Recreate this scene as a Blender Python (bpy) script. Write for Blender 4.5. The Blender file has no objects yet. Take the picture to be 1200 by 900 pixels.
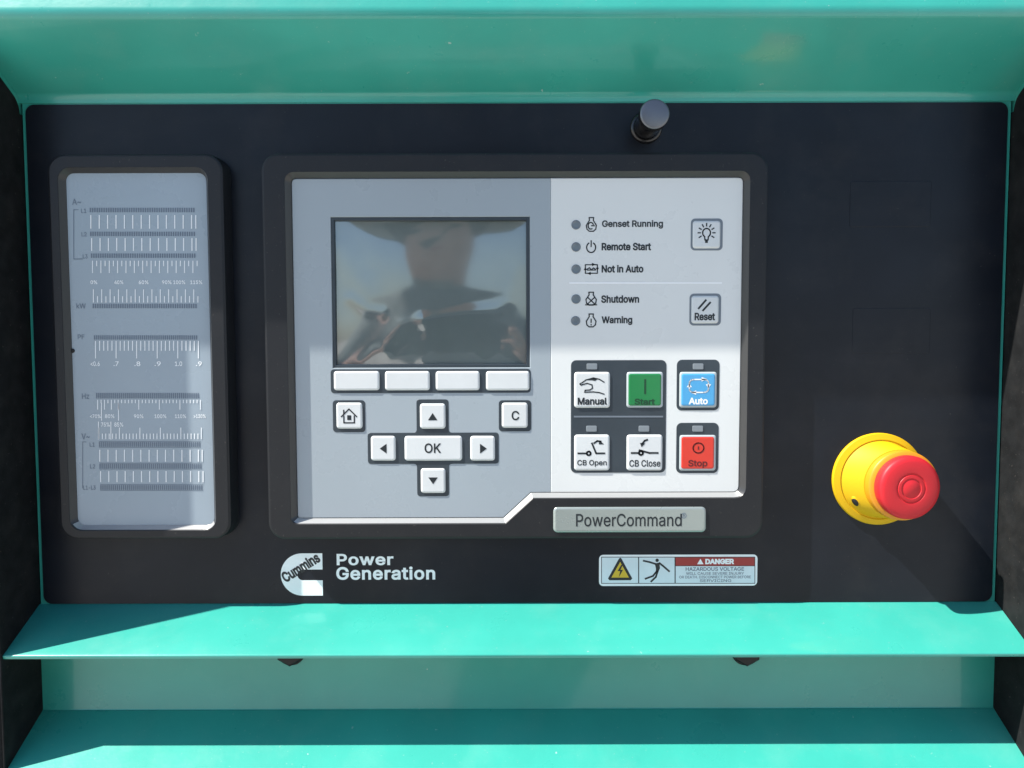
import bpy, bmesh, math, random
from mathutils import Vector, Matrix
from mathutils.geometry import delaunay_2d_cdt
import numpy as np
random.seed(7)
scene = bpy.context.scene
C = scene.collection

# ------------------------------------------------------------------ camera
U = 0.0005                      # one "unit" of the survey = half a millimetre on the faceplate
FOC, DIST = 900.0, 900.0        # focal length in picture units, camera distance from faceplate
TH = math.atan(0.0563)          # camera looks slightly down
ROLL = 0.0026
cam = bpy.data.cameras.new('camera')
cam.sensor_width = 36; cam.lens = 36 * FOC / 1200
cam.clip_start = 0.003; cam.clip_end = 2000
co = bpy.data.objects.new('camera', cam); C.objects.link(co)
co.matrix_world = Matrix.Translation((0, -DIST * U, 0)) @ Matrix.Rotation(math.pi / 2 - TH, 4, 'X') @ Matrix.Rotation(-ROLL, 4, 'Z')
scene.camera = co

# ------------------------------------------------------------------ sky, sun, exposure
SUN = Vector((-3.4, -1.0, 4.55)).normalized()
w = bpy.data.worlds.new('World'); scene.world = w; w.use_nodes = True
nt = w.node_tree
bg = nt.nodes['Background']
sky = nt.nodes.new('ShaderNodeTexSky'); sky.sky_type = 'NISHITA'; sky.sun_disc = False
sky.sun_elevation = math.asin(SUN.z); sky.sun_rotation = math.atan2(SUN.x, SUN.y)
sky.air_density = 1.0; sky.dust_density = 0.9; sky.ozone_density = 4.0
nt.links.new(sky.outputs[0], bg.inputs[0]); bg.inputs[1].default_value = 0.098
sl = bpy.data.lights.new('sun', 'SUN'); sl.energy = 5.0; sl.angle = math.radians(0.5); sl.color = (1.0, 0.955, 0.89)
so = bpy.data.objects.new('sun', sl); C.objects.link(so)
so.rotation_euler = SUN.to_track_quat('Z', 'Y').to_euler(); so.location = (-3, -1, 4.4)
vs = scene.view_settings
vs.view_transform = 'Standard'; vs.look = 'None'; vs.gamma = 1; vs.use_curve_mapping = False
vs.exposure = 0.98
scene.render.engine = 'CYCLES'
scene.cycles.max_bounces = 10

# ------------------------------------------------------------------ materials
def mat(name, col, rough=0.5, metal=0.0, spec=0.5, coat=0.0, coat_rough=0.1,
        vary=0.0, vscale=40.0, bump=0.0, bscale=1500.0, rvary=0.0, rscale=30.0,
        dust=0.0, dust_col=(0.35, 0.31, 0.26), dscale=25.0, specks=0.0, flecks=0.0, smear=0.0):
    m = bpy.data.materials.new(name); m.use_nodes = True
    n, l = m.node_tree.nodes, m.node_tree.links
    b = n['Principled BSDF']
    b.inputs['Base Color'].default_value = (*col, 1)
    b.inputs['Roughness'].default_value = rough
    b.inputs['Metallic'].default_value = metal
    b.inputs['Specular IOR Level'].default_value = spec
    b.inputs['Coat Weight'].default_value = coat
    b.inputs['Coat Roughness'].default_value = coat_rough
    geo = n.new('ShaderNodeNewGeometry')
    def noise(sc, det=4, ro=0.55):
        t = n.new('ShaderNodeTexNoise'); t.inputs['Scale'].default_value = sc
        t.inputs['Detail'].default_value = det; t.inputs['Roughness'].default_value = ro
        l.new(geo.outputs['Position'], t.inputs['Vector']); return t
    def ramp(src, a, b_, lo=0.0, hi=1.0):
        r = n.new('ShaderNodeMapRange'); r.inputs['From Min'].default_value = a; r.inputs['From Max'].default_value = b_
        r.inputs['To Min'].default_value = lo; r.inputs['To Max'].default_value = hi
        l.new(src, r.inputs['Value']); return r.outputs['Result']
    cur = None
    def mix(a_sock, a_col, b_col, fac):
        x = n.new('ShaderNodeMix'); x.data_type = 'RGBA'
        if a_sock is None: x.inputs['A'].default_value = (*a_col, 1)
        else: l.new(a_sock, x.inputs['A'])
        x.inputs['B'].default_value = (*b_col, 1)
        l.new(fac, x.inputs['Factor']); return x.outputs['Result']
    if vary:
        cur = mix(cur, col, tuple(min(1, c * (1 + 2 * vary) + 0.01 * vary) for c in col), ramp(noise(vscale).outputs['Fac'], 0.35, 0.7))
    if dust:
        cur = mix(cur, col, dust_col, ramp(noise(dscale, 6, 0.65).outputs['Fac'], 0.5, 0.8, 0, dust))
    if specks:
        cur = mix(cur, col, dust_col, ramp(noise(650, 2, 0.5).outputs['Fac'], 0.70, 0.76, 0, specks))
    if flecks:                          # chips and stuck grit
        cur = mix(cur, col, (0.55, 0.60, 0.56), ramp(noise(130, 3, 0.6).outputs['Fac'], 0.735, 0.76, 0, flecks))
    if smear:                           # wiped-over dust, long in x
        mp = n.new('ShaderNodeMapping'); mp.inputs['Scale'].default_value = (6, 20, 34); l.new(geo.outputs['Position'], mp.inputs['Vector'])
        t = n.new('ShaderNodeTexNoise'); t.inputs['Scale'].default_value = 1.0; t.inputs['Detail'].default_value = 8; t.inputs['Roughness'].default_value = 0.7
        l.new(mp.outputs[0], t.inputs['Vector']); cur = mix(cur, col, dust_col, ramp(t.outputs['Fac'], 0.5, 0.85, 0, smear))
    if cur is not None: l.new(cur, b.inputs['Base Color'])
    if rvary:
        l.new(ramp(noise(rscale, 5, 0.6).outputs['Fac'], 0.3, 0.75, max(0.02, rough - rvary), min(1, rough + rvary)), b.inputs['Roughness'])
    if bump:
        bp = n.new('ShaderNodeBump'); bp.inputs['Strength'].default_value = bump; bp.inputs['Distance'].default_value = 0.0002
        l.new(noise(bscale, 3).outputs['Fac'], bp.inputs['Height']); l.new(bp.outputs['Normal'], b.inputs['Normal'])
    return m

GREEN_C = (0.036, 0.325, 0.262)
M = dict(
    green=mat('green_paint', GREEN_C, 0.32, coat=0.5, coat_rough=0.075, vary=0.06, vscale=18, flecks=0.6, bump=0.22, bscale=430, rvary=0.06, specks=0.35, dust=0.10, dust_col=(0.3, 0.45, 0.38), dscale=30),
    panel=mat('black_panel_paint', (0.0065, 0.0090, 0.0140), 0.34, spec=0.25, smear=0.018, vary=0.2, vscale=14, bump=0.12, bscale=2600, rvary=0.07, rscale=16, dust=0.03, specks=0.10),
    bezel=mat('black_moulded_plastic', (0.0125, 0.0138, 0.0165), 0.44, spec=0.34, bump=0.2, bscale=2200, rvary=0.06, dust=0.015, dscale=60, specks=0.12),
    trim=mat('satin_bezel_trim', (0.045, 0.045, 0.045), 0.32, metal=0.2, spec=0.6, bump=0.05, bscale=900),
    foam=mat('black_foam_liner', (0.006, 0.0065, 0.007), 0.8, spec=0.2, vary=0.3, vscale=120, bump=0.35, bscale=1400, dust=0.035, dscale=40, specks=0.12),
    grey=mat('grey_overlay_film', (0.325, 0.375, 0.405), 0.30, spec=0.5, vary=0.02, vscale=12, bump=0.05, bscale=1800, rvary=0.06),
    white=mat('white_overlay_film', (0.69, 0.71, 0.69), 0.30, spec=0.5, vary=0.02, vscale=12, bump=0.05, bscale=1800, rvary=0.06),
    label=mat('meter_label_film', (0.30, 0.365, 0.415), 0.28, spec=0.5, vary=0.03, vscale=14, bump=0.05, bscale=1500, rvary=0.06),
    key=mat('pale_key_cap', (0.63, 0.655, 0.65), 0.28, spec=0.55, coat=0.2, bump=0.08, bscale=900, vary=0.03, vscale=60),
    keyg=mat('green_key_cap', (0.010, 0.20, 0.055), 0.3, coat=0.2, bump=0.08, bscale=900),
    keyb=mat('blue_key_cap', (0.07, 0.36, 0.66), 0.3, coat=0.2, bump=0.08, bscale=900),
    keyr=mat('red_key_cap', (0.66, 0.035, 0.018), 0.3, coat=0.2, bump=0.08, bscale=900),
    keyrim=mat('key_rim', (0.42, 0.47, 0.48), 0.3),
    surround=mat('dark_key_surround', (0.030, 0.042, 0.052), 0.4, vary=0.1, vscale=50),
    greyline=mat('grey_key_surround', (0.16, 0.19, 0.22), 0.4),
    led=mat('unlit_indicator', (0.14, 0.17, 0.19), 0.25, coat=0.5),
    ledbar=mat('unlit_bar_indicator', (0.21, 0.24, 0.26), 0.3, coat=0.3),
    ink=mat('dark_print', (0.010, 0.016, 0.020), 0.45),
    inkg=mat('grey_print', (0.13, 0.17, 0.22), 0.45),
    inkw=mat('white_print', (0.88, 0.91, 0.91), 0.45),
    inkdg=mat('dark_green_print', (0.004, 0.055, 0.02), 0.45),
    inkdr=mat('dark_red_print', (0.10, 0.006, 0.008), 0.45),
    line=mat('pale_rule', (0.88, 0.90, 0.90), 0.4),
    lcd=mat('unlit_display', (0.165, 0.205, 0.198), 0.4, spec=0.3, vary=0.15, vscale=20),
    void=mat('black_void', (0.006, 0.007, 0.008), 0.6),
    badge=mat('pewter_badge', (0.34, 0.385, 0.365), 0.28, metal=0.4, bump=0.12, bscale=1500, rvary=0.05),
    yellow=mat('yellow_plastic', (0.66, 0.39, 0.004), 0.55, spec=0.3, vary=0.03, bump=0.06, bscale=900),
    red=mat('red_plastic', (0.56, 0.018, 0.026), 0.48, spec=0.35, vary=0.04, bump=0.08, bscale=900),
    orange=mat('orange_rim', (0.68, 0.27, 0.012), 0.4),
    glint_paint=mat('painted_glint', (0.42, 0.42, 0.41), 0.28, metal=0.35, bump=0.05, bscale=900),  # lighter colour stands in for sun glint on the lip's up-facing faces
    knob=mat('black_knob', (0.010, 0.010, 0.011), 0.22, spec=0.6),
    knobcap=mat('brushed_knob_cap', (0.15, 0.16, 0.18), 0.28, metal=0.5, bump=0.3, bscale=1500),
    stick=mat('sticker_white', (0.84, 0.88, 0.88), 0.4, vary=0.04, vscale=60),
    stickb=mat('sticker_pale_blue', (0.66, 0.76, 0.79), 0.4, vary=0.05, vscale=80),
    stickr=mat('sticker_red', (0.36, 0.030, 0.028), 0.4),
    sticky=mat('sticker_yellow', (0.66, 0.46, 0.03), 0.4),
    decal=mat('silver_white_decal', (0.86, 0.90, 0.89), 0.35, vary=0.05, vscale=80),
    bolt=mat('dark_bolt', (0.012, 0.012, 0.013), 0.4, metal=0.4),
    skin=mat('skin', (0.40, 0.22, 0.16), 0.5, vary=0.1),
    shirt=mat('shirt_cloth', (0.16, 0.175, 0.17), 0.9, vary=0.2, vscale=10),
    trousers=mat('trouser_cloth', (0.03, 0.034, 0.045), 0.9, vary=0.2, vscale=10),
    hair=mat('hair', (0.02, 0.014, 0.01), 0.6),
    eye=mat('eye', (0.02, 0.02, 0.02), 0.2),
    ground=mat('dusty_concrete', (0.33, 0.315, 0.28), 0.9, vary=0.25, vscale=1.5, bump=0.5, bscale=60),
)
# clear protective film over the display: Fresnel mirror over clear
fm = bpy.data.materials.new('clear_protective_film'); fm.use_nodes = True
n, l = fm.node_tree.nodes, fm.node_tree.links
n.remove(n['Principled BSDF'])
gl = n.new('ShaderNodeBsdfGlossy'); gl.inputs['Roughness'].default_value = 0.06
tr = n.new('ShaderNodeBsdfTransparent'); fr = n.new('ShaderNodeLayerWeight')
pw = n.new('ShaderNodeMath'); pw.operation = 'POWER'; pw.inputs[1].default_value = 4.0
ad = n.new('ShaderNodeMath'); ad.operation = 'MULTIPLY_ADD'; ad.inputs[1].default_value = 0.75; ad.inputs[2].default_value = 0.22; ad.use_clamp = True
mx = n.new('ShaderNodeMixShader')
l.new(fr.outputs['Facing'], pw.inputs[0]); l.new(pw.outputs[0], ad.inputs[0]); l.new(ad.outputs[0], mx.inputs[0]); l.new(tr.outputs[0], mx.inputs[1]); l.new(gl.outputs[0], mx.inputs[2])
l.new(mx.outputs[0], n['Material Output'].inputs['Surface'])
M['film'] = fm

# ------------------------------------------------------------------ survey helpers
cT, sT = math.cos(TH), math.sin(TH)
def S(u, v, d=0.0):
    """survey mark -> (X, Y) in survey units on the plane d units in front of the faceplate"""
    u2 = (u - 600) - ROLL * (v - 450); v2 = (v - 450) + ROLL * (u - 600)
    cx, cy = u2 / FOC, -v2 / FOC
    t = (DIST - d) / (cT + cy * sT)
    return cx * t, (cy * cT - sT) * t
def P(u, v, d=0.0):
    X, Y = S(u, v, d); return Vector((X * U, -d * U, Y * U))
def R(u0, v0, u1, v1, d):
    um, vm = (u0 + u1) / 2, (v0 + v1) / 2
    x0 = S(u0, vm, d)[0]; x1 = S(u1, vm, d)[0]; y0 = S(um, v1, d)[1]; y1 = S(um, v0, d)[1]
    return (x0 + x1) / 2, (y0 + y1) / 2, x1 - x0, y1 - y0      # survey units

# ------------------------------------------------------------------ object helpers
def world_loc(o):
    p = Vector(o.location)
    while o.parent: o = o.parent; p += Vector(o.location)
    return p
def link(name, me, m, parent=None, loc=(0, 0, 0)):
    o = bpy.data.objects.new(name, me); C.objects.link(o)
    loc = Vector(loc)
    if parent: o.parent = parent; o.location = loc - world_loc(parent)
    else: o.location = loc
    if m is not None and me is not None and not me.materials:
        me.materials.append(m)
    return o
def thing(name, label, cat, loc=(0, 0, 0), group=None):
    o = bpy.data.objects.new(name, None); C.objects.link(o); o.location = loc
    o.empty_display_size = 0.02
    o['label'] = label; o['category'] = cat
    if group: o['group'] = group
    return o
def finish(bm, name, smooth=None):
    bmesh.ops.remove_doubles(bm, verts=bm.verts, dist=1e-7)
    bmesh.ops.recalc_face_normals(bm, faces=bm.faces)
    me = bpy.data.meshes.new(name)
    if smooth:
        for f in bm.faces: f.smooth = True
    bm.to_mesh(me); bm.free()
    if smooth: me.set_sharp_from_angle(angle=math.radians(smooth))
    return me
def rr(w, h, r, k=5):
    """rounded rectangle loop centred on 0, counter-clockwise"""
    pts = []
    for sx, sy, a0 in ((1, -1, -90), (1, 1, 0), (-1, 1, 90), (-1, -1, 180)):
        for i in range(k + 1):
            a = math.radians(a0 + 90 * i / k)
            pts.append((sx * (w / 2 - r) + r * math.cos(a), sy * (h / 2 - r) + r * math.sin(a)))
    return pts
def inset(loop, b):
    """move a ccw loop inwards by b (mitred)"""
    if abs(b) < 1e-9: return list(loop)
    out = []; N = len(loop)
    for i in range(N):
        p0, p1, p2 = Vector(loop[i - 1]), Vector(loop[i]), Vector(loop[(i + 1) % N])
        a, c = (p1 - p0), (p2 - p1)
        if a.length < 1e-9: a = c
        if c.length < 1e-9: c = a
        a.normalize(); c.normalize()
        na, nc = Vector((-a.y, a.x)), Vector((-c.y, c.x))
        m_ = na + nc
        if m_.length < 1e-6: m_ = na
        m_.normalize(); k = b / max(0.3, m_.dot(na))
        out.append(tuple(p1 + m_ * k))
    return out
def ccw(loop):
    a = sum(loop[i - 1][0] * loop[i][1] - loop[i][0] * loop[i - 1][1] for i in range(len(loop)))
    return list(loop) if a > 0 else list(reversed(loop))
def plate_bm(outer, prof, holes=(), bm=None, fill=True):
    """outer loop (survey units), prof = [(inset, d)...] from back to front; holes = [(loop, [(inset, d)..] front to back)]"""
    bm = bm or bmesh.new()
    outer = ccw(outer)
    def ring(loop, d): return [bm.verts.new((x * U, -d * U, y * U)) for x, y in loop]
    def bridge(a, b):
        N = len(a)
        for i in range(N):
            try: bm.faces.new((a[i - 1], a[i], b[i], b[i - 1]))
            except ValueError: pass
    prev = None
    for ins, d in prof:
        cur = ring(inset(outer, ins), d)
        if prev: bridge(prev, cur)
        prev = cur
    if len(prof) > 2 and fill:          # narrow level ring so that the flat front shades flat
        cur = ring(inset(outer, prof[-1][0] + 0.35), prof[-1][1]); bridge(prev, cur); prev = cur
    front = prev; dfront = prof[-1][1]
    hrings = []
    for loop, hp in holes:
        loop = ccw(loop); prev = None
        for ins, d in hp:
            cur = ring(inset(loop, ins), d)
            if prev: bridge(prev, cur)
            else: hrings.append(cur)
            prev = cur
    if not fill: return bm
    if not holes:
        bm.faces.new(front)
    else:
        edges = []
        for rg in [front] + hrings:
            for i in range(len(rg)):
                e = bm.edges.get((rg[i - 1], rg[i])) or bm.edges.new((rg[i - 1], rg[i]))
                edges.append(e)
        bmesh.ops.triangle_fill(bm, use_beauty=True, use_dissolve=False, edges=edges)
    return bm
def plate(name, cx, cy, outer, prof, m, parent, holes=(), smooth=35):
    """centred plate; loops are relative to (cx, cy)"""
    me = finish(plate_bm(outer, prof, holes), name, smooth)
    return link(name, me, m, parent, (cx * U, 0, cy * U))
def rel(pts, cx, cy): return [(x - cx, y - cy) for x, y in pts]
def rbox(name, u0, v0, u1, v1, d0, d1, r, m, parent, bev=1.0, k=5):
    """rounded, soft-edged block standing from d0 to d1"""
    cx, cy, w_, h_ = R(u0, v0, u1, v1, d1)
    prof = [(0, d0), (0, d1 - bev), (bev * 0.3, d1 - bev * 0.3), (bev, d1)]
    return plate(name, cx, cy, rr(w_, h_, r, k), prof, m, parent)
def flat(name, loops, d, m, parent):
    """flat print; loops in survey units (ccw polygons without holes)"""
    bm = bmesh.new()
    xs = [p[0] for lp in loops for p in lp]; ys = [p[1] for lp in loops for p in lp]
    cx, cy = (min(xs) + max(xs)) / 2, (min(ys) + max(ys)) / 2
    for lp in loops:
        bm.faces.new([bm.verts.new(((x - cx) * U, 0, (y - cy) * U)) for x, y in ccw(lp)])
    me = bpy.data.meshes.new(name); bm.to_mesh(me); bm.free()
    return link(name, me, m, parent, (cx * U, -d * U, cy * U))
def quad_uv(u0, v0, u1, v1, d):
    return [S(u0, v0, d), S(u1, v0, d), S(u1, v1, d), S(u0, v1, d)]
def stroke(pts, wd, closed=False):
    """outline of a polyline as a list of quads"""
    out = []; N = len(pts); seg = N if closed else N - 1
    for i in range(seg):
        a, b = Vector(pts[i]), Vector(pts[(i + 1) % N]); t = (b - a)
        if t.length < 1e-9: continue
        t.normalize(); nn = Vector((-t.y, t.x)) * wd / 2; e = t * wd * 0.35
        out.append([tuple(a - e + nn), tuple(a - e - nn), tuple(b + e - nn), tuple(b + e + nn)])
    return out
def arc(cx, cy, r, a0, a1, k=14, ry=None):
    ry = ry or r
    return [(cx + r * math.cos(math.radians(a0 + (a1 - a0) * i / k)), cy + ry * math.sin(math.radians(a0 + (a1 - a0) * i / k))) for i in range(k + 1)]
def icon(name, u0, v0, u1, v1, d, m, parent, strokes=(), fills=(), wd=0.08):
    """strokes and fills drawn in a unit square (0,0 bottom left)"""
    cx, cy, w_, h_ = R(u0, v0, u1, v1, d)
    T = lambda p: (cx + (p[0] - 0.5) * w_, cy + (p[1] - 0.5) * h_)
    loops = []
    for s in strokes:
        closed = False
        if isinstance(s, tuple): s, closed = s
        loops += stroke([T(p) for p in s], wd * min(w_, h_), closed)
    for f in fills: loops.append([T(p) for p in f])
    return flat(name, loops, d, m, parent)

# ---- lettering from font outlines; every closed outline is filled on its own so overlapping strokes never cancel
FONT = None
try:
    import os
    fp_ = os.path.join(bpy.utils.system_resource('DATAFILES', path='fonts'), 'Inter.woff2')
    if os.path.exists(fp_): FONT = bpy.data.fonts.load(fp_)
except Exception: FONT = None
def contours(s, bold, track):
    cu = bpy.data.curves.new('t', 'FONT'); cu.body = s; cu.size = 1.0; cu.offset = bold; cu.resolution_u = 3; cu.fill_mode = 'NONE'; cu.space_character = track
    if FONT: cu.font = FONT
    to = bpy.data.objects.new('t', cu); C.objects.link(to); bpy.context.view_layer.update()
    me = bpy.data.meshes.new_from_object(to.evaluated_get(bpy.context.evaluated_depsgraph_get()))
    bpy.data.objects.remove(to); bpy.data.curves.remove(cu)
    nxt = {}
    for e in me.edges: nxt.setdefault(e.vertices[0], []).append(e.vertices[1]); nxt.setdefault(e.vertices[1], []).append(e.vertices[0])
    seen, loops = set(), []
    for e in me.edges:
        if e.vertices[0] in seen: continue
        a, b = e.vertices[0], e.vertices[1]; lp = [a]; seen.add(a)
        while b not in seen:
            lp.append(b); seen.add(b)
            b = next((q for q in nxt[b] if q not in seen), a)
        if len(lp) > 2: loops.append([(me.vertices[i].co.x, me.vertices[i].co.y) for i in lp])
    bpy.data.meshes.remove(me); return loops
def area(lp): return sum(lp[i - 1][0] * lp[i][1] - lp[i][0] * lp[i - 1][1] for i in range(len(lp))) / 2
def text(s, u0, v0, u1, v1, d, m, parent, bold=0.0, rot=0.0, name='lettering', track=1.0):
    """lettering whose inked outline fills the box u0..u1, v0..v1; filled by winding number"""
    loops = contours(s, 0, track)
    if area(max(loops, key=lambda q: abs(area(q)))) < 0: loops = [list(reversed(q)) for q in loops]
    if bold:
        clean = []
        for q in loops:
            q = [p for i, p in enumerate(q) if math.dist(p, q[i - 1]) > 2e-3]
            if len(q) > 2: clean.append(inset(q, -bold))
        loops = clean
    co_, ed, sa_, sb_ = [], [], [], []
    for q in loops:
        k = len(co_); N = len(q); co_ += [Vector(p) for p in q]; ed += [(k + i, k + (i + 1) % N) for i in range(N)]
        sa_ += q; sb_ += q[1:] + q[:1]
    vs_, _, tris, *_r = delaunay_2d_cdt(co_, ed, [], 0, 1e-6)
    sa_, sb_ = np.array(sa_), np.array(sb_)
    keep = []
    for t in tris:
        px = sum(vs_[i].x for i in t) / len(t); py = sum(vs_[i].y for i in t) / len(t)
        side = (sb_[:, 0] - sa_[:, 0]) * (py - sa_[:, 1]) - (px - sa_[:, 0]) * (sb_[:, 1] - sa_[:, 1])
        wn = np.sum((sa_[:, 1] <= py) & (sb_[:, 1] > py) & (side > 0)) - np.sum((sa_[:, 1] > py) & (sb_[:, 1] <= py) & (side < 0))
        if wn > 0: keep.append(t)
    used = sorted({i for t in keep for i in t}); ix = {v: k for k, v in enumerate(used)}
    xs = [vs_[i].x for i in used]; ys = [vs_[i].y for i in used]
    x0, x1, y0, y1 = min(xs), max(xs), min(ys), max(ys)
    cx, cy, w_, h_ = R(u0, v0, u1, v1, d); cr, sr = math.cos(rot), math.sin(rot); out = []
    for i in used:
        a = (vs_[i].x - (x0 + x1) / 2) / (x1 - x0) * w_; c = (vs_[i].y - (y0 + y1) / 2) / (y1 - y0) * h_
        out.append(((a * cr - c * sr) * U, 0, (a * sr + c * cr) * U))
    me = bpy.data.meshes.new(name); me.from_pydata(out, [], [[ix[i] for i in t] for t in keep]); me.update()
    return link(name, me, m, parent, (cx * U, -d * U, cy * U))
def lathe(name, prof, m, parent, loc, k=48, smooth=40):
    """turned part whose axis points out of the faceplate; prof = [(radius, d)...]"""
    bm = bmesh.new(); rings = []
    for r, d in prof:
        if r < 1e-6: rings.append([bm.verts.new((0, -d * U, 0))])
        else: rings.append([bm.verts.new((r * U * math.cos(2 * math.pi * i / k), -d * U, r * U * math.sin(2 * math.pi * i / k))) for i in range(k)])
    for a, b in zip(rings, rings[1:]):
        for i in range(k):
            j = (i + 1) % k
            if len(a) == 1 and len(b) == 1: continue
            if len(a) == 1: bm.faces.new((a[0], b[i], b[j]))
            elif len(b) == 1: bm.faces.new((a[i], a[j], b[0]))
            else: bm.faces.new((a[i], a[j], b[j], b[i]))
    return link(name, finish(bm, name, smooth), m, parent, loc)
def sweep_x(name, prof, x0, x1, m, parent, loc, smooth=30, closed=False):
    """sheet-metal section prof = [(d, Y)...] run along x between x0 and x1"""
    bm = bmesh.new(); lx, lz = loc[0] / U, loc[2] / U
    N = 24
    cols = [[bm.verts.new(((x0 + (x1 - x0) * i / N - lx) * U, -d * U, (y - lz) * U)) for d, y in prof] for i in range(N + 1)]
    for a, b in zip(cols, cols[1:]):
        for i in range(len(prof) - (0 if closed else 1)):
            j = (i + 1) % len(prof)
            bm.faces.new((a[i], a[j], b[j], b[i]))
    if closed:
        bm.faces.new(cols[0]); bm.faces.new(cols[-1])
    return link(name, finish(bm, name, smooth), m, parent, (loc[0], 0, loc[2]))
def bend(p0, p1, p2, r, k=6):
    """rounded corner at p1 between p0 and p2"""
    p0, p1, p2 = Vector(p0), Vector(p1), Vector(p2)
    a = p1 + (p0 - p1).normalized() * r; b = p1 + (p2 - p1).normalized() * r
    return [tuple((1 - t) ** 2 * a + 2 * t * (1 - t) * p1 + t * t * b) for t in [i / k for i in range(k + 1)]]

# ================================================================== SETTING: ground
bm = bmesh.new()
bmesh.ops.create_grid(bm, x_segments=4, y_segments=4, size=400)
g = link('ground', finish(bm, 'ground'), M['ground'], None, (0, 0, -1.36)); g['kind'] = 'structure'

# ================================================================== GENERATOR ENCLOSURE
XL, XR = -567.0, 579.5
WALL_D = 69.5
YT = S(600, 121)[1]           # top of faceplate
YB = S(600, 707)[1]           # bottom of faceplate
YW = S(600, 831)[1]           # foot of the wall under the ledge
enc = thing('generator_enclosure', 'green painted steel housing with sloping ledges framing the black control panel', 'enclosure', (0, 0, YB * U))
HE = (89, S(600, 19, 89)[1])                # nose of the hood
hood = [(-9, YT + 1.5), (0, YT + 1.5)] + bend((0, YT), (0.5, YT + 10), (HE[0], HE[1]), 5) \
     + bend((0, YT + 10), HE, (HE[0] + 1, HE[1] + 12), 3, 4) + bend(HE, (HE[0] + 1, HE[1] + 8), (HE[0] - 14, 395), 3, 4) + [(HE[0] - 24, 430), (-120, 520)]
sweep_x('hood', hood, XL - 320, XR + 320, M['green'], enc, (0, 0, YT * U))
sl_ = 0.5
LD = 68.0
ledge = [(-6, YB), (0, YB), (LD - 4, YB - sl_ * (LD - 4))] + bend((LD - 4, YB - sl_ * (LD - 4)), (LD + 0.5, YB - sl_ * LD - 0.3), (LD - 0.5, YB - sl_ * LD - 4.5), 1.6, 5) \
      + [(LD - 0.8, YB - sl_ * LD - 4.2), (LD - 4, YB - sl_ * LD - 3.0), (LD - 16, YB - sl_ * (LD - 16) - 4.5), (0, YB - 4.5), (-6, YB - 4.5)]
sweep_x('upper_ledge', ledge, XL + 2.5, XR - 2.5, M['green'], enc, (0, 0, YB * U))
sweep_x('back_wall', [(0, YB - 5), (0, YW + 2.0), (0.6, YW + 0.6), (2.5, YW)], XL, XR, M['green'], enc, (0, 0, YW * U))
sweep_x('lower_ledge', [(2.5, YW - 0.02), (LD + 20, YW - sl_ * (LD + 20)), (LD + 20, YW - sl_ * (LD + 20) - 200)], XL + 2.5, XR - 2.5, M['green'], enc, (0, 0, YW * U))
# backing sheet that shows as a thin green line round the faceplate
cx, cy = (XL + XR) / 2, (YT + YB) / 2
plate('backing_sheet', cx, cy, [(-563.3 - cx, YB - 3 - cy), (575.8 - cx, YB - 3 - cy), (575.8 - cx, YT + 4 - cy), (-563.3 - cx, YT + 4 - cy)], [(0, -6), (0, -1.5)], M['green'], enc)
plate('gap_shade_sheet', cx, cy, [(XL - 2 - cx, YB - 400 - cy), (XR + 2 - cx, YB - 400 - cy), (XR + 2 - cx, YT + 30 - cy), (XL - 2 - cx, YT + 30 - cy)], [(0, -9), (0, -8)], M['void'], enc)  # added black sheet: keeps the gap round the backing sheet dark
for sgn, X in ((-1, XL), (1, XR)):
    # steel side wall with its outer return, seen edge on
    bm = bmesh.new()
    prof = [(-10, -760), (WALL_D, -760), (WALL_D, 326), (HE[0] - 0.5, HE[1] - 4), (-10, YT + 12)]
    a = [bm.verts.new((0, -d * U, (y - YB) * U)) for d, y in prof]
    bm.faces.new(a)
    b = [bm.verts.new((sgn * 320 * U, -d * U, (y - YB) * U)) for d, y in prof[1:4]]
    bm.faces.new((a[1], a[2], b[1], b[0])); bm.faces.new((a[2], a[3], b[2], b[1]))
    sw = link('side_wall', finish(bm, 'side_wall'), M['green'], enc, (X * U, 0, YB * U))
    # rubber door seal along its front edge
    bm = bmesh.new(); sec = [(0.3, 0.02), (0.3, 1.2), (1.4, 2.0), (22, 2.0), (23, 0.02)]
    rows = [[bm.verts.new((sgn * x * U, -(WALL_D + dd) * U, (y - YB) * U)) for x, dd in sec] for y in (-758, 318)]
    for i in range(len(sec) - 1): bm.faces.new((rows[0][i], rows[0][i + 1], rows[1][i + 1], rows[1][i]))
    link('door_seal', finish(bm, 'door_seal', 40), M['foam'], sw, (X * U, 0, YB * U))
    # foam liner glued to it, rounded top corner
    yh = lambda d: YT + 10 + (HE[1] - YT - 10) * d / HE[0]
    lp = [(-7, -755), (WALL_D + 1.6, -755), (WALL_D + 1.6, yh(WALL_D) - 7)] + bend((WALL_D, yh(WALL_D) - 7), (0.5, yh(0.5) - 9), (0.5, -100), 14, 6) + [(0.5, 262), (-7, 262)]
    bm = bmesh.new(); t = 2.2
    def rg(x, ins): return [bm.verts.new((x * U * -sgn, -d * U, (y - YB) * U)) for d, y in inset(ccw(lp), ins)]
    r0, r1, r2 = rg(0.05, 0), rg(t - 0.7, 0), rg(t, 0.8)
    for p, q in ((r0, r1), (r1, r2)):
        for i in range(len(p)): bm.faces.new((p[i - 1], p[i], q[i], q[i - 1]))
    bm.faces.new(r2)
    link('foam_liner', finish(bm, 'foam_liner', 40), M['foam'], sw, (X * U, 0, YB * U))
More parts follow.
